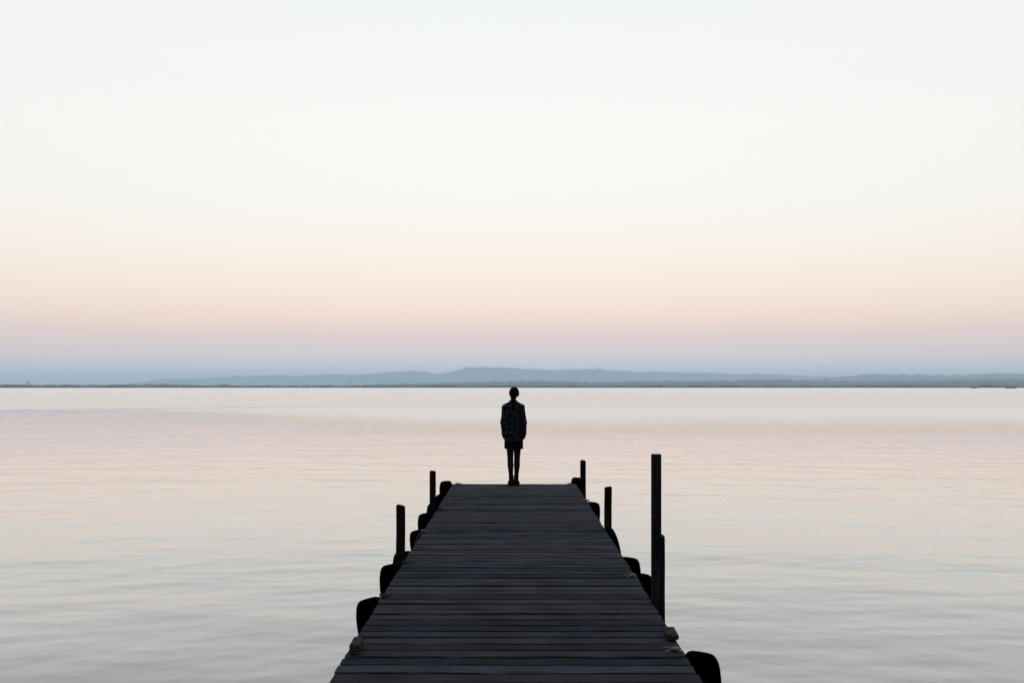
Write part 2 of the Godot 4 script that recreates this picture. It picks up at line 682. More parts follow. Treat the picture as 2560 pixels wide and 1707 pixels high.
func crown_mesh(seed_: int) -> ArrayMesh:
	# an uneven crown on a short trunk, a few metres wide
	begin()
	var r := RandomNumberGenerator.new()
	r.seed = seed_
	for c in 7:
		var at := Vector3(r.randf_range(-0.34, 0.34), r.randf_range(0.42, 0.82), r.randf_range(-0.34, 0.34))
		var rad := r.randf_range(0.16, 0.27)
		var ring := []
		for i in 4:
			var row := []
			for j in 6:
				var th := PI * (i + 0.5) / 4.0
				var ph := TAU * (j + 0.5 * (i % 2)) / 6.0
				row.append(at + Vector3(sin(th) * cos(ph), cos(th), sin(th) * sin(ph)) * rad * r.randf_range(0.75, 1.25))
			ring.append(row)
		for j in 6:
			var k := (j + 1) % 6
			tri(at + Vector3(0, rad * 1.1, 0), ring[0][j], ring[0][k], Vector3.UP)
			tri(at - Vector3(0, rad, 0), ring[3][j], ring[3][k], Vector3.DOWN)
			for i in 3:
				quad(ring[i][j], ring[i][k], ring[i + 1][k], ring[i + 1][j], ring[i][j] - at)
	tube([Vector3.ZERO, Vector3(0.02, 0.3, 0), Vector3(0, 0.55, 0.02)], [0.05, 0.035, 0.02], 5)
	return mesh_of()


func far_trees():
	# woods and orchards on the flat land behind the reeds, each tree a pixel or two
	var n := FastNoiseLite.new()
	n.seed = 77
	n.frequency = 1.0
	n.fractal_octaves = 3
	var places: Array[Transform3D] = []
	while places.size() < 3600:
		var a := deg_to_rad(rng.randf_range(-41, 41))
		var r := 4130.0 + 2300.0 * pow(rng.randf(), 2.0)
		var dense := n.get_noise_2d(a * 26.0, r / 700.0)
		if rng.randf() > smoothstep(-0.25, 0.35, dense):
			continue
		var h := rng.randf_range(4.0, 7.0) + 6.0 * maxf(dense, 0.0)
		var w := h * rng.randf_range(0.9, 1.5)
		places.append(Transform3D(Basis(Vector3.UP, rng.randf() * TAU).scaled(Vector3(w, h, w)), Vector3(r * sin(a), 0.6, -r * cos(a))))
	var mm := MultiMesh.new()
	mm.transform_format = MultiMesh.TRANSFORM_3D
	mm.mesh = crown_mesh(5)
	mm.instance_count = places.size()
	for i in places.size():
		mm.set_instance_transform(i, places[i])
	var o := MultiMeshInstance3D.new()
	o.name = "woods"
	o.multimesh = mm
	o.material_override = M.crown
	add_child(o, true)
	o.set_meta("kind", "stuff")
	tag(o, "far woods along the lake shore, blue with haze", "woods")


func tower_block(label: String, x: float, w_px: float, h_px: float, dist: float, material: Material, floors: int, bays: int, group := ""):
	var k := dist / LENS
	var at := Vector3((x - 1284.0) * k, 0.5, -dist)
	var o := thing("apartment_block", label, "building", at, group)
	var w := w_px * k
	var h := h_px * k
	var deep := w * 0.7
	begin()
	chamfer_box(Vector3(-w / 2, 0, -deep), Vector3(w / 2, h, 0), 0.15)
	build("wall", material, o)
	begin()
	chamfer_box(Vector3(-w / 2 - 0.3, h, -deep - 0.3), Vector3(w / 2 + 0.3, h + 0.9, 0.3), 0.1)
	chamfer_box(Vector3(-w * 0.2, h + 0.9, -deep * 0.7), Vector3(w * 0.1, h + 3.4, -deep * 0.3), 0.1)
	build("roof", M.grey_wall, o)
	begin()
	chamfer_box(Vector3(-0.42 * w / bays, 0, 0.02), Vector3(0.42 * w / bays, 0.5 * h / floors, 0.14), 0.03)
	var pane := mesh_of()
	for f in floors:
		for b in bays:
			var q := obj("window", pane, M.pane, o)
			q.position = Vector3(-w / 2 + (b + 0.5) * w / bays, (f + 0.3) * h / floors, 0)


func far_buildings():
	tower_block("tallest pale apartment block on the far shore at the left frame edge", 68, 5.5, 14, 5600, M.pale_wall, 9, 3)
	tower_block("pale low block just right of the tallest block on the left shore", 77, 7, 9, 5500, M.pale_wall, 6, 3)
	tower_block("pale slab at the right end of the block group on the left shore", 87, 5, 7.5, 5450, M.pale_wall, 5, 3)
	tower_block("grey block left of the tallest pale block on the left shore", 58, 6, 7, 5500, M.grey_wall, 5, 3)
	tower_block("long flat-topped grey hall on the far shore left of centre", 556, 27, 7, 4700, M.grey_wall, 3, 8)
	tower_block("pale small hall behind the shore trees left of the chimney", 812, 14, 5, 4700, M.pale_wall, 3, 4)
	# the tall chimney and a pair of silos left of the middle
	var k := 6200.0 / LENS
	var c := thing("chimney", "tall thin grey chimney rising above the far shore left of the woman", "chimney", Vector3((875.6 - 1284) * k, 0.5, -6200))
	begin()
	tube([Vector3.ZERO, Vector3(0, 30, 0), Vector3(0, 62, 0)], [3.0, 2.3, 1.9], 14)
	build("shaft", M.concrete, c)
	begin()
	tube([Vector3(0, 62, 0), Vector3(0, 64, 0)], [2.5, 2.5], 14)
	build("rim", M.concrete, c)
	for s in [[893.5, 9.0, "left"], [900.5, 12.5, "right"]]:
		var q := thing("silo", "pale round silo on the far shore, %s one of the pair beside the chimney" % ("lower left" if s[2] == "left" else "taller right"), "silo", Vector3((s[0] - 1284) * k, 0.5, -6200), "silos beside the chimney")
		begin()
		tube([Vector3.ZERO, Vector3(0, s[1] * k, 0)], [4.0, 4.0], 18)
		build("wall", M.pale_wall, q)
		begin()
		tube([Vector3(0, s[1] * k, 0), Vector3(0, s[1] * k + 1.6, 0)], [4.2, 0.6], 18)
		build("roof", M.grey_wall, q)
	# a red farmhouse at the water on the right
	k = 4300.0 / LENS
	var f := thing("farmhouse", "long red brick farmhouse with tiled roof on the right far shore", "house", Vector3((1994 - 1284) * k, 0.7, -4170))
	begin()
	chamfer_box(Vector3(-17, 0, -10), Vector3(17, 6.2, 0), 0.1)
	build("wall", M.brick_wall, f)
	begin()
	var e := [Vector3(-17.6, 6.2, 0.6), Vector3(17.6, 6.2, 0.6), Vector3(17.6, 6.2, -10.6), Vector3(-17.6, 6.2, -10.6)]
	var t := [Vector3(-17.6, 9.6, -5), Vector3(17.6, 9.6, -5)]
	quad(e[0], e[1], t[1], t[0], Vector3(0, 1, 1))
	quad(e[3], e[2], t[1], t[0], Vector3(0, 1, -1))
	tri(e[0], e[3], t[0], Vector3.LEFT)
	tri(e[1], e[2], t[1], Vector3.RIGHT)
	build("roof", M.roof_tile, f)
	begin()
	chamfer_box(Vector3(-0.7, 0, 0.02), Vector3(0.7, 1.6, 0.12), 0.02)
	var pane := mesh_of()
	for i in 7:
		obj("window", pane, M.pane, f).position = Vector3(-14 + i * 4.6, 2.4, 0)


func islet(label: String, x: float, w_px: float, dist: float, high: float):
	var k := dist / LENS
	begin()
	var n := 90
	for i in n:
		var t := i / float(n - 1) * 2.0 - 1.0
		var at := Vector3(t * w_px * k / 2, 0, rng.randf_range(-2.5, 2.5))
		var h := high * (0.45 + 0.55 * sqrt(maxf(0.0, 1.0 - t * t))) * rng.randf_range(0.6, 1.05)
		for b in 5:
			var lean := Vector3(rng.randf_range(-0.3, 0.3), 0, rng.randf_range(-0.3, 0.3))
			var foot := at + Vector3(rng.randf_range(-0.3, 0.3), -0.1, rng.randf_range(-0.3, 0.3))
			tube([foot, foot + Vector3(0, h * 0.6, 0) + lean * 0.4, foot + Vector3(0, h, 0) + lean], [0.16, 0.12, 0.02], 4, false)
	var o := build("reed_clump", M.reed)
	o.position = Vector3((x - 1284.0) * k, 0, -dist)
	tag(o, label, "reeds", "reed islets in front of the right shore")


# ---------------------------------------------------------------- the pier

func plank_mesh(long: float, wide: float, thick: float, seed_: int) -> ArrayMesh:
	# a worn board: eased top edges, slightly bowed and uneven along its length
	begin()
	var r := RandomNumberGenerator.new()
	r.seed = seed_
	var n := 8
	var shape := [Vector2(-0.5, -1), Vector2(-0.5, -0.11), Vector2(-0.475, 0), Vector2(0.475, 0), Vector2(0.5, -0.11), Vector2(0.5, -1)]
	var rows := []
	var off := Vector2(r.randf(), r.randf())
	for i in n + 1:
		var row := []
		var dy := r.randf_range(-0.0016, 0.0016)
		var cup := r.randf_range(-0.0012, 0.0012)
		var da := r.randf_range(-0.0022, 0.0022)
		var db := r.randf_range(-0.0022, 0.0022)
		for k in shape.size():
			var s: Vector2 = shape[k]
			var end := (r.randf_range(-0.004, 0.004) if i == 0 or i == n else 0.0)
			row.append(Vector3((float(i) / n - 0.5) * long + end, s.y * thick * (1.0 if k in [0, 5] else 0.35) + dy + (cup if k in [2, 3] else 0.0), s.x * wide + (da if s.x < 0 else db)))
		rows.append(row)
	for i in n:
		for k in shape.size():
			var l := (k + 1) % shape.size()
			var a: Vector3 = rows[i][k]
			var b: Vector3 = rows[i + 1][k]
			var c: Vector3 = rows[i + 1][l]
			var d: Vector3 = rows[i][l]
			var out := Vector3(0, [0, 0.3, 1, 0.3, 0, -1][k], [-1, -1, 0, 1, 1, 0][k])
			var uv := func(p: Vector3) -> Vector2: return Vector2(p.x / 1.6, (p.z + p.y) / 0.42) + off
			tri(a, b, c, out, uv.call(a), uv.call(b), uv.call(c))
			tri(a, c, d, out, uv.call(a), uv.call(c), uv.call(d))
	for e in [0, n]:
		for k in [1, 2, 3, 4]:
			tri(rows[e][0], rows[e][k], rows[e][k + 1], Vector3.LEFT if e == 0 else Vector3.RIGHT)
	return mesh_of()


func pier():
	var o := thing("wooden_pier", "long dark pier of weathered cross planks running out into the lake", "pier", Vector3(0, 0, -15.23))
	var meshes := []
	for k in 18:
		meshes.append(plank_mesh(2.06, 1.0, 0.045, 100 + k))
	# boards from the far end towards the camera
	var z := 15.23
	while z > 1.6:
		var pitch := 0.1512 * rng.randf_range(0.955, 1.045)
		var gap := rng.randf_range(0.026, 0.033)
		if rng.randf() < 0.12:
			gap += rng.randf_range(0.004, 0.010)
		if absf(z - 8.62) < 0.08 or absf(z - 8.25) < 0.08:
			gap = 0.030
		var k := rng.randi() % 18
		var p := obj("plank", meshes[k], M.planks[rng.randi() % M.planks.size()], o)
		p.position = Vector3(0.013 + rng.randf_range(-0.003, 0.003), DECK + rng.randf_range(-0.0035, 0.0035), 15.23 - z + pitch / 2)
		p.rotation = Vector3(deg_to_rad(rng.randf_range(-0.9, 0.9)), deg_to_rad(rng.randf_range(-0.14, 0.14)), deg_to_rad(rng.randf_range(-0.09, 0.09)))
		p.scale = Vector3(rng.randf_range(0.998, 1.002), 1, pitch - gap)
		if rng.randf() < 0.5:
			p.rotation.y += PI
		z -= pitch
	# beams under the boards and the piles that carry them
	for x in [-0.82, 0.0, 0.84]:
		begin()
		chamfer_box(Vector3(x - 0.05, DECK - 0.24, 0.03), Vector3(x + 0.05, DECK - 0.052, 13.6), 0.006)
		build("beam", M.beam, o)
	for i in 5:
		var at := 0.5 + i * 3.2
		if at > 13.4:
			break
		begin()
		chamfer_box(Vector3(-0.95, DECK - 0.42, at - 0.06), Vector3(0.97, DECK - 0.243, at + 0.06), 0.006)
		build("crossbeam", M.beam, o)
		for x in [-0.7, 0.72]:
			begin()
			tube([Vector3(x, -1.6, at), Vector3(x, DECK - 0.423, at)], [0.085, 0.08], 16)
			build("pile", M.post, o)


func post_mesh(high: float, radius: float, seed_: int) -> ArrayMesh:
	# a round pole, not quite straight, with a worn top
	begin()
	var r := RandomNumberGenerator.new()
	r.seed = seed_
	var path := []
	var rad := []
	var n := 14
	for i in n + 1:
		var t := float(i) / n
		path.append(Vector3(r.randf_range(-0.003, 0.003), -1.8 + (high + 1.8 - 0.010) * t, r.randf_range(-0.0015, 0.0015)))
		rad.append(radius * (1.04 - 0.04 * t + r.randf_range(-0.012, 0.012)))
	path.append(Vector3(0, high, 0))
	rad.append(radius * 0.86)
	tube(path, rad, 20)
	return mesh_of()


func posts():
	var spots := [
		[-1.077, 8.61, 0.499, 0.0435, "round mooring post on the left of the pier, the nearer of two", 0.3, 0.0],
		[-1.067, 11.97, 0.513, 0.0420, "thin round mooring post on the left of the pier, the farther of two", 0.0, 0.0],
		[1.089, 14.13, 0.478, 0.0440, "round mooring post on the right at the pier's far end", 0.45, 2.0],
		[1.092, 10.48, 0.470, 0.0434, "round mooring post standing alone halfway along the right side", 0.0, 2.0],
		[1.141, 7.10, 0.458, 0.0430, "shorter round post partly behind the tall square post", 0.0, 6.0]]
	for i in spots.size():
		var s: Array = spots[i]
		var o := obj("mooring_post", post_mesh(s[2] + DECK, s[3], 40 + i), M.post)
		o.position = Vector3(s[0], 0, -s[1])
		o.rotation_degrees = Vector3(0, 70.0 * i, 0)
		o.rotate_z(deg_to_rad(-s[5] if s[0] < 0 else s[5] * 0.6))
		tag(o, s[4], "post", "mooring posts along the pier")
	begin()
	chamfer_box(Vector3(-0.0335, -1.8, -0.0335), Vector3(0.0335, DECK + 1.114, 0.0335), 0.003)
	for i in V.size():
		U[i] = Vector2(V[i].y, V[i].x + V[i].z)
	var q := build("square_post", M.square_post)
	q.position = Vector3(1.0785, 0, -6.86)
	q.rotation_degrees.y = 2.0
	tag(q, "tall square timber post on the right side of the pier", "post", "mooring posts along the pier")


# ---------------------------------------------------------------- tyres

const TYRE_R := 0.29
const TYRE_W := 0.195

func ring_mesh(profile: Array, lugs: bool) -> ArrayMesh:
	# a profile of (across, radius) turned round the x axis; lugs notch the tread
	begin()
	var seg := 96
	var n := profile.size()
	for i in seg + 1:
		var a := TAU * i / seg
		for k in n:
			var p: Vector2 = profile[k]
			var rad := p.y
			if lugs and absf(p.x) > 0.030 and i % 3 == 0:
				rad -= 0.006
			V.append(Vector3(p.x, rad * cos(a), rad * sin(a)))
			var t: Vector2 = profile[mini(k + 1, n - 1)] - profile[maxi(k - 1, 0)]
			var nn := Vector2(-t.y, t.x).normalized()
			N.append(Vector3(nn.x, nn.y * cos(a), nn.y * sin(a)))
			U.append(Vector2(p.x, a))
	for i in seg:
		for k in n - 1:
			var p := i * n + k
			var q := p + n
			I.append_array([p, q, p + 1, p + 1, q, q + 1])
	return mesh_of()


func tyres():
	var w := TYRE_W / 2
	var tread: Array[Vector2] = []
	for p in [[-1.0, -0.046], [-0.97, -0.030], [-0.90, -0.018], [-0.78, -0.008], [-0.62, -0.002], [-0.56, 0.0], [-0.54, -0.007], [-0.48, -0.007], [-0.46, 0.0], [-0.06, 0.001], [-0.04, -0.007], [0.04, -0.007], [0.06, 0.001], [0.46, 0.0], [0.48, -0.007], [0.54, -0.007], [0.56, 0.0], [0.62, -0.002], [0.78, -0.008], [0.90, -0.018], [0.97, -0.030], [1.0, -0.046]]:
		tread.append(Vector2(p[0] * w * 0.95, TYRE_R + p[1]))
	var side: Array[Vector2] = []
	for p in [[0.55, 0.165], [0.66, 0.163], [0.74, 0.168], [0.84, 0.180], [0.97, 0.200], [1.03, 0.212], [1.02, 0.228], [0.95, 0.2441]]:
		side.append(Vector2(p[0] * w, p[1]))
	var other: Array[Vector2] = []
	for p in side:
		other.push_front(Vector2(-p.x, p.y))
	side.reverse()
	var inside: Array[Vector2] = []
	for p in [[0.62, 0.17], [0.80, 0.200], [0.86, 0.225], [0.70, 0.262], [0.0, 0.268], [-0.70, 0.262], [-0.86, 0.225], [-0.80, 0.200], [-0.62, 0.17]]:
		inside.append(Vector2(p[0] * w, p[1]))
	var tm := ring_mesh(tread, true)
	var sm := ring_mesh(side, false)
	var om := ring_mesh(other, false)
	var im := ring_mesh(inside, false)
	# side, distance of the middle, height of the top over the deck, lean, turn, gap from the edge, label
	var list := [
		[-1, 7.03, -0.022, 15.0, 3.0, 0.02, "nearest black tyre hanging on the left side of the pier"],
		[-1, 8.18, 0.02, 10.0, 2.0, 0.0, "black tyre on the left side, just before the nearer round post"],
		[-1, 9.10, -0.03, 8.0, 0.0, 0.0, "black tyre on the left, half hidden behind the nearer round post"],
		[-1, 10.47, -0.03, 12.0, 3.0, 0.0, "black tyre on the left, first one beyond the nearer round post"],
		[-1, 11.42, 0.035, 10.0, 0.0, 0.0, "black tyre on the left, just before the farther thin post"],
		[-1, 12.66, 0.0, 6.0, 0.0, 0.0, "black tyre on the left, half hidden behind the farther thin post"],
		[-1, 14.02, -0.03, 8.0, 0.0, 0.0, "black tyre on the left, second from the pier's far end"],
		[-1, 14.85, 0.085, 5.0, 0.0, 0.0, "black tyre on the left at the far corner of the pier"],
		[1, 5.58, -0.018, 9.0, 2.0, 0.03, "nearest black tyre on the right, cut by the bottom frame edge"],
		[1, 8.02, -0.03, 8.0, 0.0, 0.0, "black tyre on the right, half hidden behind the tall square post"],
		[1, 8.86, -0.045, 8.0, 0.0, 0.0, "black tyre on the right, just beyond the one behind the square post"],
		[1, 10.42, 0.000, -8.0, -6.0, -0.088, "black tyre on the right, hanging askew by the halfway post"],
		[1, 12.95, -0.02, 8.0, 0.0, 0.0, "black tyre on the right, between the halfway post and far post"],
		[1, 15.54, 0.075, 4.0, 0.0, -0.045, "black tyre on the right at the far corner, behind the far post"]]
	for t in list:
		var edge: float = LEFT_EDGE if t[0] < 0 else RIGHT_EDGE
		var turn := Basis(Vector3.UP, deg_to_rad(t[4] * -t[0])) * Basis(Vector3.BACK, deg_to_rad(-t[0] * t[3]))
		var top := Vector3(edge + t[0] * (TYRE_W / 2 + t[5]), DECK + t[2], -t[1])
		var o := thing("tyre", t[6], "tyre", top - turn * Vector3(0, TYRE_R, 0), "tyres hung along the pier as fenders")
		o.basis = turn * Basis(Vector3.RIGHT, rng.randf() * TAU)
		obj("tread", tm, M.tread, o)
		obj("sidewall", sm, M.sidewall, o)
		obj("sidewall", om, M.sidewall, o)
		obj("lining", im, M.sidewall, o)


# ---------------------------------------------------------------- blocks and ropes on the deck

func blocks():
	var o := thing("wooden_block", "short weathered wood block with a cap, on the left deck edge near the camera", "wooden block", Vector3(-0.963, DECK + 0.003, -5.56))
	begin()
	chamfer_box(Vector3(-0.027, 0, -0.085), Vector3(0.027, 0.040, 0.085), 0.003)
	build("base", M.beam, o)
	begin()
	chamfer_box(Vector3(-0.030, 0.0405, -0.094), Vector3(0.030, 0.064, 0.092), 0.004)
	build("cap", M.block, o)
	o.rotation_degrees.y = 1.0
	var q := thing("wooden_block", "flat brown wood block overhanging the right deck edge near the camera", "wooden block", Vector3(1.017, DECK + 0.003, -5.87))
	begin()
	chamfer_box(Vector3(-0.037, 0.011, -0.10), Vector3(0.037, 0.042, 0.10), 0.004)
	build("top", M.block, q)
	begin()
	chamfer_box(Vector3(-0.030, 0, -0.09), Vector3(0.022, 0.0105, 0.09), 0.003)
	build("base", M.beam, q)
	q.rotation_degrees.y = -1.5


func rope_at(called_label: String, at: Vector3, side: int, pale: bool, seed_: int, span := 0.2):
	# a hitch on the deck edge, two frayed tails, and the line that runs over the edge to the tyre
	var r := RandomNumberGenerator.new()
	r.seed = seed_
	var o := thing("rope", called_label, "rope", at, "ropes that tie the tyres to the pier")
	var rad := 0.006
	begin()
	var path := []
	var radii := []
	for i in 34:
		var a := i * 0.62
		path.append(Vector3(side * (0.012 + 0.010 * sin(a * 0.37)) + 0.017 * cos(a), 0.011 + 0.006 * sin(a * 0.5 + 1.0) + 0.004, (i - 17) * 0.0012 + 0.026 * sin(a)))
		radii.append(rad)
	tube(path, radii, 8)
	build("knot", M.pale_rope if pale else M.dark_rope, o)
	for k in 2:
		begin()
		path = []
		radii = []
		var dir := Vector3(-side * r.randf_range(0.3, 1.0), 0, r.randf_range(-1, 1)).normalized()
		for i in 8:
			path.append(Vector3(0, 0.010, 0) + dir * (0.015 + i * span * 0.036) + Vector3(0.004 * sin(i * 1.3 + k), 0.006 * maxf(0, sin(i * 0.8)), 0.005 * sin(i * 1.7)))
			radii.append(rad * (1.0 - 0.05 * i) * 0.9)
		tube(path, radii, 7)
		build("tail", M.pale_rope if pale else M.dark_rope, o)
	begin()
	path = []
	radii = []
	for i in 12:
		var t := i / 11.0
		path.append(Vector3(side * (0.01 + 0.10 * t), 0.012 - 0.16 * t * t, 0.012 * sin(t * 5.0)))
		radii.append(rad)
	tube(path, radii, 8)
	build("line", M.pale_rope if pale else M.dark_rope, o)


func ropes():
	rope_at("pale frayed rope tied on the right deck edge above the nearest right tyre", Vector3(0.985, DECK + 0.004, -5.56), 1, true, 1, 0.28)
	rope_at("pale rope knot on the right deck edge near the tall square post", Vector3(1.005, DECK + 0.004, -7.74), 1, true, 2, 0.28)
	rope_at("dark rope on the left deck edge over the nearest left tyre", Vector3(-0.995, DECK + 0.004, -6.98), -1, false, 3)
	rope_at("dark rope on the left deck edge beside the nearer round post", Vector3(-0.985, DECK + 0.004, -8.30), -1, false, 4)
	rope_at("grey rope on the left deck edge at the tyre beyond the nearer post", Vector3(-0.995, DECK + 0.004, -10.15), -1, true, 5)
	rope_at("dark rope on the left deck edge next to the farther thin post", Vector3(-0.965, DECK + 0.004, -11.95), -1, false, 6, 0.3)
	rope_at("pale rope knot on the left deck edge just beyond the farther post", Vector3(-0.955, DECK + 0.004, -12.85), -1, true, 7, 0.3)
	rope_at("grey rope bundle at the far left corner of the deck", Vector3(-0.925, DECK + 0.004, -15.08), -1, true, 8, 0.3)
	rope_at("pale rope on the right deck edge over the tyre between the posts", Vector3(1.03, DECK + 0.004, -12.86), 1, true, 9)
	rope_at("pale rope knot at the far right corner of the deck", Vector3(0.945, DECK + 0.004, -15.10), 1, true, 10, 0.3)


# ---------------------------------------------------------------- the woman

func bone(a: Vector3, b: Vector3, ra: float, rb: float, flat := 1.0):
	bones.append([a, b - a, ra, rb, flat, maxf((b - a).length_squared(), 1e-9)])


func field(p: Vector3, k: float) -> float:
	# smooth union of tapered capsules; flat < 1 makes a bone thinner front to back
	var d := 1e3
	for b in bones:
		var q: Vector3 = p - b[0]
		if b[4] != 1.0:
			q.z /= b[4]
		var ba: Vector3 = b[1]
		var t := clampf(q.dot(ba) / b[5], 0.0, 1.0)
		var e: float = (q - ba * t).length() - lerpf(b[2], b[3], t)
		if b[4] != 1.0:
			e *= lerpf(b[4], 1.0, 0.35)
		var h := maxf(k - absf(d - e), 0.0) / k
		d = minf(d, e) - h * h * k * 0.25
	match field_mode:
		"shirt":
			d += 0.0042 * fold.get_noise_3d(p.x * 9.0, p.y * 5.0, p.z * 9.0) + 0.0015 * fold.get_noise_3d(p.x * 26.0, p.y * 14.0, p.z * 26.0)
			if absf(p.x) < 0.155:
				d = maxf(d, 0.722 + 0.008 * sin(p.x * 21.0) - p.y)
			d = maxf(d, p.y - 1.392)
		"shorts":
			d += 0.0025 * fold.get_noise_3d(p.x * 12.0, p.y * 6.0, p.z * 12.0)
			d = maxf(d, 0.600 + 0.004 * sin(p.x * 30.0) - p.y)
			d = maxf(d, p.y - 0.86)
		"boots":
			d = maxf(d, 0.003 - p.y)
	return d


func nets(lo: Vector3, hi: Vector3, cell: float, k: float):
	# surface nets of the field, appended to the mesh under way
	var nx := int(ceil((hi.x - lo.x) / cell)) + 2
	var ny := int(ceil((hi.y - lo.y) / cell)) + 2
	var nz := int(ceil((hi.z - lo.z) / cell)) + 2
	var val := PackedFloat32Array()
	val.resize(nx * ny * nz)
	var blk := 4
	for bx in range(0, nx, blk):
		for by in range(0, ny, blk):
			for bz in range(0, nz, blk):
				var c := lo + Vector3(bx + 1.5, by + 1.5, bz + 1.5) * cell
				var d := field(c, k)
				var near := absf(d) < cell * 7.0
				for x in range(bx, mini(bx + blk, nx)):
					for y in range(by, mini(by + blk, ny)):
						for z in range(bz, mini(bz + blk, nz)):
							val[(x * ny + y) * nz + z] = field(lo + Vector3(x, y, z) * cell, k) if near else d
	var at := PackedInt32Array()
	at.resize(nx * ny * nz)
	at.fill(-1)
	var corner := [Vector3i(0, 0, 0), Vector3i(1, 0, 0), Vector3i(0, 1, 0), Vector3i(1, 1, 0), Vector3i(0, 0, 1), Vector3i(1, 0, 1), Vector3i(0, 1, 1), Vector3i(1, 1, 1)]
	var edges := [[0, 1], [2, 3], [4, 5], [6, 7], [0, 2], [1, 3], [4, 6], [5, 7], [0, 4], [1, 5], [2, 6], [3, 7]]
	for x in nx - 1:
		for y in ny - 1:
			for z in nz - 1:
				var v := []
				var inside := 0
				for c in corner:
					var d := val[((x + c.x) * ny + y + c.y) * nz + z + c.z]
					v.append(d)
					if d < 0.0:
						inside += 1
				if inside == 0 or inside == 8:
					continue
				var sum := Vector3.ZERO
				var n := 0
				for e in edges:
					var da: float = v[e[0]]
					var db: float = v[e[1]]
					if (da < 0.0) != (db < 0.0):
						sum += Vector3(corner[e[0]]).lerp(Vector3(corner[e[1]]), da / (da - db))
						n += 1
				var p := lo + (Vector3(x, y, z) + sum / n) * cell
				at[(x * ny + y) * nz + z] = V.size()
				var h := cell * 0.5
				var f := field(p, k)
				V.append(p)
				N.append(Vector3(field(p + Vector3(h, 0, 0), k) - f, field(p + Vector3(0, h, 0), k) - f, field(p + Vector3(0, 0, h), k) - f).normalized())
				U.append(Vector2(p.x, p.y))
	for x in range(1, nx - 1):
		for y in range(1, ny - 1):
			for z in range(1, nz - 1):
				var s := val[(x * ny + y) * nz + z] < 0.0
				for ax in 3:
					var o := Vector3i(x, y, z)
					o[ax] += 1
					if s == (val[(o.x * ny + o.y) * nz + o.z] < 0.0):
						continue
					var p := Vector3i.ZERO
					var q := Vector3i.ZERO
					p[(ax + 1) % 3] = 1
					q[(ax + 2) % 3] = 1
					var b := Vector3i(x, y, z)
					var c: Array[int] = []
					for w in [b - p - q, b - q, b, b - p]:
						c.append(at[(w.x * ny + w.y) * nz + w.z])
					if c.min() < 0:
						continue
					if s:
						I.append_array([c[0], c[2], c[1], c[0], c[3], c[2]])
					else:
						I.append_array([c[0], c[1], c[2], c[0], c[2], c[3]])


func hand_bones(s: float, wrist: Vector3):
	# palm and five fingers, relaxed, the thumb towards the front
	var palm := wrist + Vector3(-s * 0.016, -0.060, -0.020)
	bone(wrist, palm + Vector3(0, 0, 0.016), 0.019, 0.014)
	bone(wrist, palm + Vector3(0, 0.004, -0.018), 0.019, 0.014)
	for i in 4:
		var root := palm + Vector3(-s * 0.002, 0.002 if i in [1, 2] else 0.006, 0.026 - 0.018 * i)
		var length: float = [0.050, 0.064, 0.069, 0.061][i]
		var a := root + Vector3(-s * 0.006, -length * 0.46, -0.004)
		var b := a + Vector3(-s * 0.012, -length * 0.30, -0.004)
		var c := b + Vector3(-s * 0.014, -length * 0.20, 0.0)
		bone(palm + (root - palm) * 0.5 + Vector3(0, 0.02, 0), root, 0.011, 0.009)
		bone(root, a, 0.0088, 0.0080)
		bone(a, b, 0.0080, 0.0074)
		bone(b, c, 0.0074, 0.0062)
	var t := wrist + Vector3(-s * 0.004, -0.022, -0.020)
	bone(t, t + Vector3(-s * 0.010, -0.026, -0.022), 0.012, 0.0098)
	bone(t + Vector3(-s * 0.010, -0.026, -0.022), t + Vector3(-s * 0.018, -0.052, -0.026), 0.0098, 0.0075)


func leg_bones(grow: float):
	for s in [-1.0, 1.0]:
		bone(Vector3(s * 0.075, 0.80, 0.0), Vector3(s * 0.060, 0.60, 0.0), 0.070 + grow, 0.053 + grow)
		bone(Vector3(s * 0.060, 0.60, 0.0), Vector3(s * 0.055, 0.43, -0.006), 0.053 + grow, 0.042 + grow)
		bone(Vector3(s * 0.055, 0.43, -0.006), Vector3(s * 0.0535, 0.335, 0.016), 0.042 + grow, 0.0435 + grow)
		bone(Vector3(s * 0.0535, 0.335, 0.016), Vector3(s * 0.043, 0.13, 0.012), 0.0435 + grow, 0.026 + grow)
		bone(Vector3(s * 0.043, 0.13, 0.012), Vector3(s * 0.041, 0.05, 0.012), 0.026 + grow, 0.027 + grow)


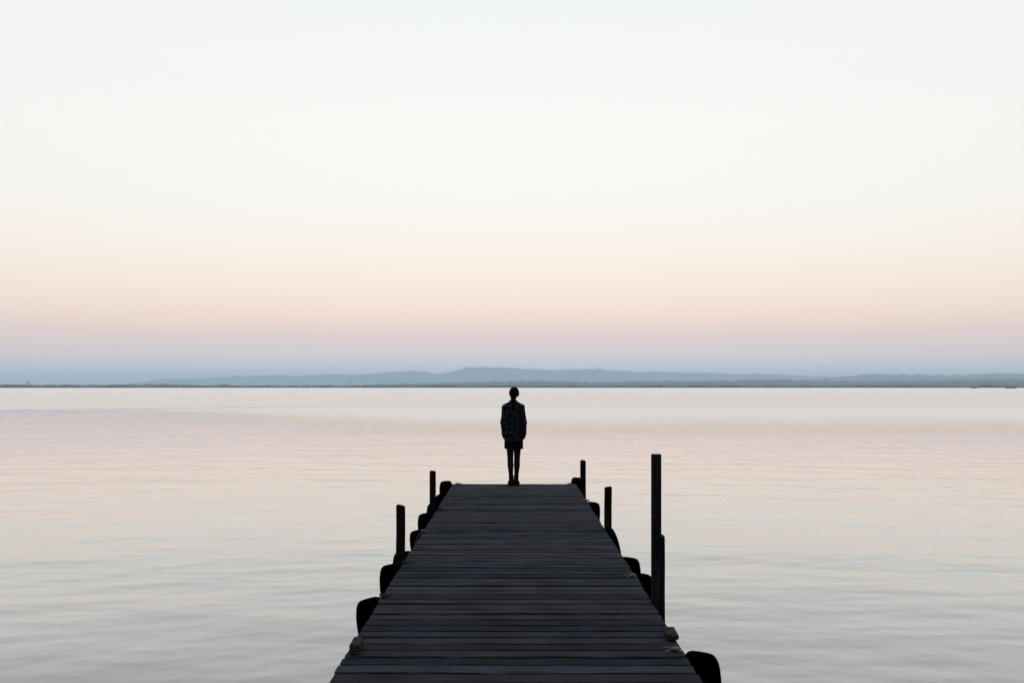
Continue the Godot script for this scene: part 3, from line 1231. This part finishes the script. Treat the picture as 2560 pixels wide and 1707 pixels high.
func person():
	var at := Vector3((1180 + 545 / 5.227 - 1284.0) * 14.97 / LENS, DECK + 0.004, -14.97)
	var o := thing("person", "person in dark plaid shirt, shorts and boots standing with back turned at the pier's end", "person", at)
	fold.seed = 8
	fold.frequency = 1.0
	fold.fractal_octaves = 2
	var elbow := {-1.0: Vector3(-0.171, 1.035, 0.030), 1.0: Vector3(0.170, 1.030, 0.028)}
	var wrist := {-1.0: Vector3(-0.150, 0.800, -0.078), 1.0: Vector3(0.158, 0.800, -0.078)}
	var shoulder := {-1.0: Vector3(-0.146, 1.285, 0.0), 1.0: Vector3(0.132, 1.290, 0.0)}

	# body: one surface from scalp to feet
	begin()
	field_mode = ""
	bones = []
	bone(Vector3(0, 0.84, 0), Vector3(-0.006, 1.05, 0.0), 0.135, 0.115, 0.66)
	bone(Vector3(-0.006, 1.05, 0), Vector3(-0.008, 1.25, 0.0), 0.115, 0.125, 0.66)
	bone(shoulder[-1.0], shoulder[1.0], 0.034, 0.034, 0.9)
	bone(Vector3(-0.008, 1.33, 0.01), Vector3(-0.006, 1.43, -0.004), 0.046, 0.043)
	bone(Vector3(0.008, 1.53, -0.010), Vector3(0.006, 1.50, -0.022), 0.068, 0.062)
	bone(Vector3(0.004, 1.46, -0.035), Vector3(0.004, 1.425, -0.062), 0.050, 0.032)
	for s in [-1.0, 1.0]:
		bone(shoulder[s], elbow[s], 0.033, 0.030)
		bone(elbow[s], wrist[s], 0.030, 0.020)
		bone(wrist[s], wrist[s] + Vector3(0, -0.03, -0.006), 0.022, 0.016)
	leg_bones(-0.012)
	for s in [-1.0, 1.0]:
		bone(Vector3(s * 0.041, 0.045, 0.02), Vector3(s * 0.050, 0.028, -0.13), 0.026, 0.018)
	nets(Vector3(-0.26, 0.0, -0.17), Vector3(0.26, 1.405, 0.14), 0.012, 0.03)
	# head, with a finer grid
	bones = []
	bone(Vector3(-0.008, 1.36, 0.008), Vector3(-0.004, 1.44, -0.006), 0.043, 0.042)
	bone(Vector3(0.007, 1.535, 0.004), Vector3(0.007, 1.530, -0.030), 0.072, 0.066)
	bone(Vector3(0.006, 1.50, -0.045), Vector3(0.005, 1.425, -0.068), 0.050, 0.026)
	bone(Vector3(0.006, 1.505, -0.106), Vector3(0.006, 1.472, -0.120), 0.006, 0.011)
	bone(Vector3(0.006, 1.440, -0.095), Vector3(0.006, 1.428, -0.092), 0.012, 0.010)
	bone(Vector3(-0.030, 1.523, -0.098), Vector3(0.042, 1.523, -0.098), 0.008, 0.008)
	for s in [-1.0, 1.0]:
		bone(Vector3(0.007 + s * 0.071, 1.515, -0.012), Vector3(0.007 + s * 0.070, 1.475, -0.016), 0.012, 0.008)
		bone(Vector3(0.007 + s * 0.035, 1.475, -0.080), Vector3(0.007 + s * 0.030, 1.460, -0.080), 0.018, 0.012)
	nets(Vector3(-0.10, 1.395, -0.15), Vector3(0.11, 1.615, 0.09), 0.0055, 0.014)
	# hands, finer still
	for s in [-1.0, 1.0]:
		bones = []
		bone(wrist[s] + Vector3(0, 0.03, 0.004), wrist[s], 0.023, 0.020)
		hand_bones(s, wrist[s])
		nets(wrist[s] + Vector3(-0.075, -0.165, -0.095), wrist[s] + Vector3(0.075, 0.02, 0.06), 0.0035, 0.006)
	build("body", M.skin, o)

	# face details
	for s in [-1.0, 1.0]:
		begin()
		tube([Vector3(s * 0.031 + 0.006, 1.502, -0.094), Vector3(s * 0.031 + 0.006, 1.502, -0.101)], [0.0105, 0.006], 10, true, 0.6)
		build("eye", M.eye, o)
	begin()
	tube([Vector3(-0.015, 1.4475, -0.104), Vector3(0.006, 1.449, -0.108), Vector3(0.027, 1.4475, -0.104)], [0.002, 0.005, 0.002], 8)
	build("mouth", M.lips, o)

	# hair with a low braid and a loose lock on the right
	begin()
	field_mode = ""
	bones = []
	bone(Vector3(0.008, 1.541, 0.010), Vector3(0.008, 1.530, 0.0), 0.079, 0.080)
	bone(Vector3(0.006, 1.515, 0.022), Vector3(0.000, 1.475, 0.026), 0.074, 0.058)
	bone(Vector3(-0.004, 1.470, 0.034), Vector3(-0.010, 1.415, 0.045), 0.048, 0.034)
	bone(Vector3(-0.010, 1.415, 0.045), Vector3(-0.004, 1.375, 0.085), 0.032, 0.026)
	for i in 7:
		bone(Vector3(-0.002 + 0.004 * (i % 2), 1.375 - i * 0.022, 0.088 + i * 0.002), Vector3(0.002 - 0.004 * (i % 2), 1.361 - i * 0.022, 0.090 + i * 0.002), 0.024 - i * 0.0018, 0.021 - i * 0.0018)
	bone(Vector3(0.070, 1.53, -0.008), Vector3(0.076, 1.480, -0.016), 0.017, 0.010)
	bone(Vector3(0.076, 1.480, -0.016), Vector3(0.071, 1.455, -0.020), 0.009, 0.003)
	bone(Vector3(-0.062, 1.53, -0.012), Vector3(-0.062, 1.48, -0.014), 0.016, 0.008)
	bone(Vector3(0.008, 1.575, -0.03), Vector3(0.008, 1.562, -0.072), 0.045, 0.022)
	nets(Vector3(-0.10, 1.19, -0.12), Vector3(0.12, 1.64, 0.15), 0.006, 0.018)
	build("hair", M.hair, o)

	# loose flannel shirt
	begin()
	field_mode = "shirt"
	bones = []
	bone(Vector3(-0.004, 0.74, 0.004), Vector3(-0.006, 1.00, 0.004), 0.150, 0.136, 0.74)
	bone(Vector3(-0.006, 1.00, 0.004), Vector3(-0.008, 1.235, 0.006), 0.136, 0.142, 0.72)
	bone(shoulder[-1.0] + Vector3(0.006, -0.006, 0), Vector3(-0.035, 1.338, 0.008), 0.054, 0.052)
	bone(shoulder[1.0] + Vector3(-0.006, -0.006, 0), Vector3(0.022, 1.340, 0.008), 0.054, 0.052)
	bone(Vector3(-0.010, 1.345, 0.012), Vector3(-0.008, 1.375, 0.004), 0.058, 0.052)
	for s in [-1.0, 1.0]:
		bone(shoulder[s] + Vector3(-s * 0.004, -0.006, 0), elbow[s], 0.051, 0.047)
		bone(elbow[s], wrist[s] + Vector3(s * 0.003, 0.050, 0.014), 0.047, 0.045)
		bone(wrist[s] + Vector3(s * 0.003, 0.050, 0.014), wrist[s] + Vector3(-s * 0.004, -0.012, 0.004), 0.045, 0.037)
	nets(Vector3(-0.26, 0.68, -0.16), Vector3(0.26, 1.41, 0.17), 0.0085, 0.022)
	for i in V.size():
		# the cloth hangs in folds, so its checks wander
		var p := V[i]
		var u := p.x + 0.8 * p.z * signf(p.x) + 0.016 * fold.get_noise_3d(p.x * 8.0, p.y * 4.0, 3.0)
		var w := p.y + 0.012 * fold.get_noise_3d(p.x * 7.0, p.y * 7.0, 9.0) + 0.06 * absf(p.x) * (1.0 if absf(p.x) < 0.12 else 2.2)
		U[i] = Vector2(u / 0.228, w / 0.336)
	var shirt := build("shirt", M.shirt, o)
	begin()
	field_mode = ""
	bones = []
	for i in 12:
		var a := TAU * i / 12
		var b := TAU * (i + 1) / 12
		if i >= 8 and i <= 9:
			continue
		bone(Vector3(-0.008 + 0.054 * cos(a), 1.388 + 0.012 * sin(a), 0.006 + 0.052 * sin(a)), Vector3(-0.008 + 0.054 * cos(b), 1.388 + 0.012 * sin(b), 0.006 + 0.052 * sin(b)), 0.010, 0.010)
	nets(Vector3(-0.09, 1.35, -0.08), Vector3(0.08, 1.43, 0.09), 0.006, 0.010)
	for i in V.size():
		U[i] = Vector2(V[i].x / 0.228, V[i].y / 0.336)
	build("collar", M.shirt, shirt)

	# shorts
	begin()
	field_mode = "shorts"
	bones = []
	bone(Vector3(0, 0.84, 0), Vector3(0, 0.76, 0.004), 0.132, 0.140, 0.74)
	for s in [-1.0, 1.0]:
		bone(Vector3(s * 0.070, 0.80, 0.0), Vector3(s * 0.080, 0.57, 0.0), 0.082, 0.078)
	nets(Vector3(-0.19, 0.57, -0.14), Vector3(0.19, 0.88, 0.15), 0.008, 0.02)
	build("shorts", M.shorts, o)

	# a dark layer added over the legs for their shade, crumpled socks, ankle boots
	begin()
	field_mode = ""
	bones = []
	leg_bones(0.0055)
	nets(Vector3(-0.16, 0.09, -0.10), Vector3(0.16, 0.66, 0.10), 0.008, 0.008)
	build("leg_shade", M.leg_shade, o)
	for s in [-1.0, 1.0]:
		begin()
		field_mode = ""
		bones = []
		var c: float = s * 0.0445
		for i in 3:
			bone(Vector3(c - 0.004 + 0.003 * i, 0.158 + 0.019 * i, 0.012), Vector3(c + 0.004, 0.160 + 0.019 * i, 0.013), 0.0315 + 0.0012 * (i % 2), 0.031)
		if s < 0:
			bone(Vector3(c - 0.012, 0.175, 0.014), Vector3(c - 0.012, 0.19, 0.014), 0.024, 0.022)
		nets(Vector3(c - 0.06, 0.10, -0.05), Vector3(c + 0.06, 0.25, 0.07), 0.006, 0.008)
		build("sock", M.sock, o)
		begin()
		field_mode = "boots"
		bones = []
		bone(Vector3(c - s * 0.002, 0.155, 0.013), Vector3(c - s * 0.006, 0.075, 0.016), 0.040, 0.039)
		bone(Vector3(c + s * 0.000, 0.045, 0.022), Vector3(c + s * 0.018, 0.030, -0.105), 0.045, 0.038)
		bone(Vector3(c + s * 0.004, 0.026, 0.026), Vector3(c + s * 0.010, 0.022, -0.02), 0.049, 0.043)
		bone(Vector3(c + s * 0.018, 0.032, -0.105), Vector3(c + s * 0.028, 0.028, -0.160), 0.034, 0.026)
		nets(Vector3(c - 0.09, -0.02, -0.21), Vector3(c + 0.09, 0.21, 0.10), 0.007, 0.014)
		var boot := build("boot", M.boot, o)
		begin()
		chamfer_box(Vector3(c - 0.038 + s * 0.003, -0.001, -0.178), Vector3(c + 0.038 + s * 0.003, 0.012, 0.060), 0.005)
		build("sole", M.boot, boot)
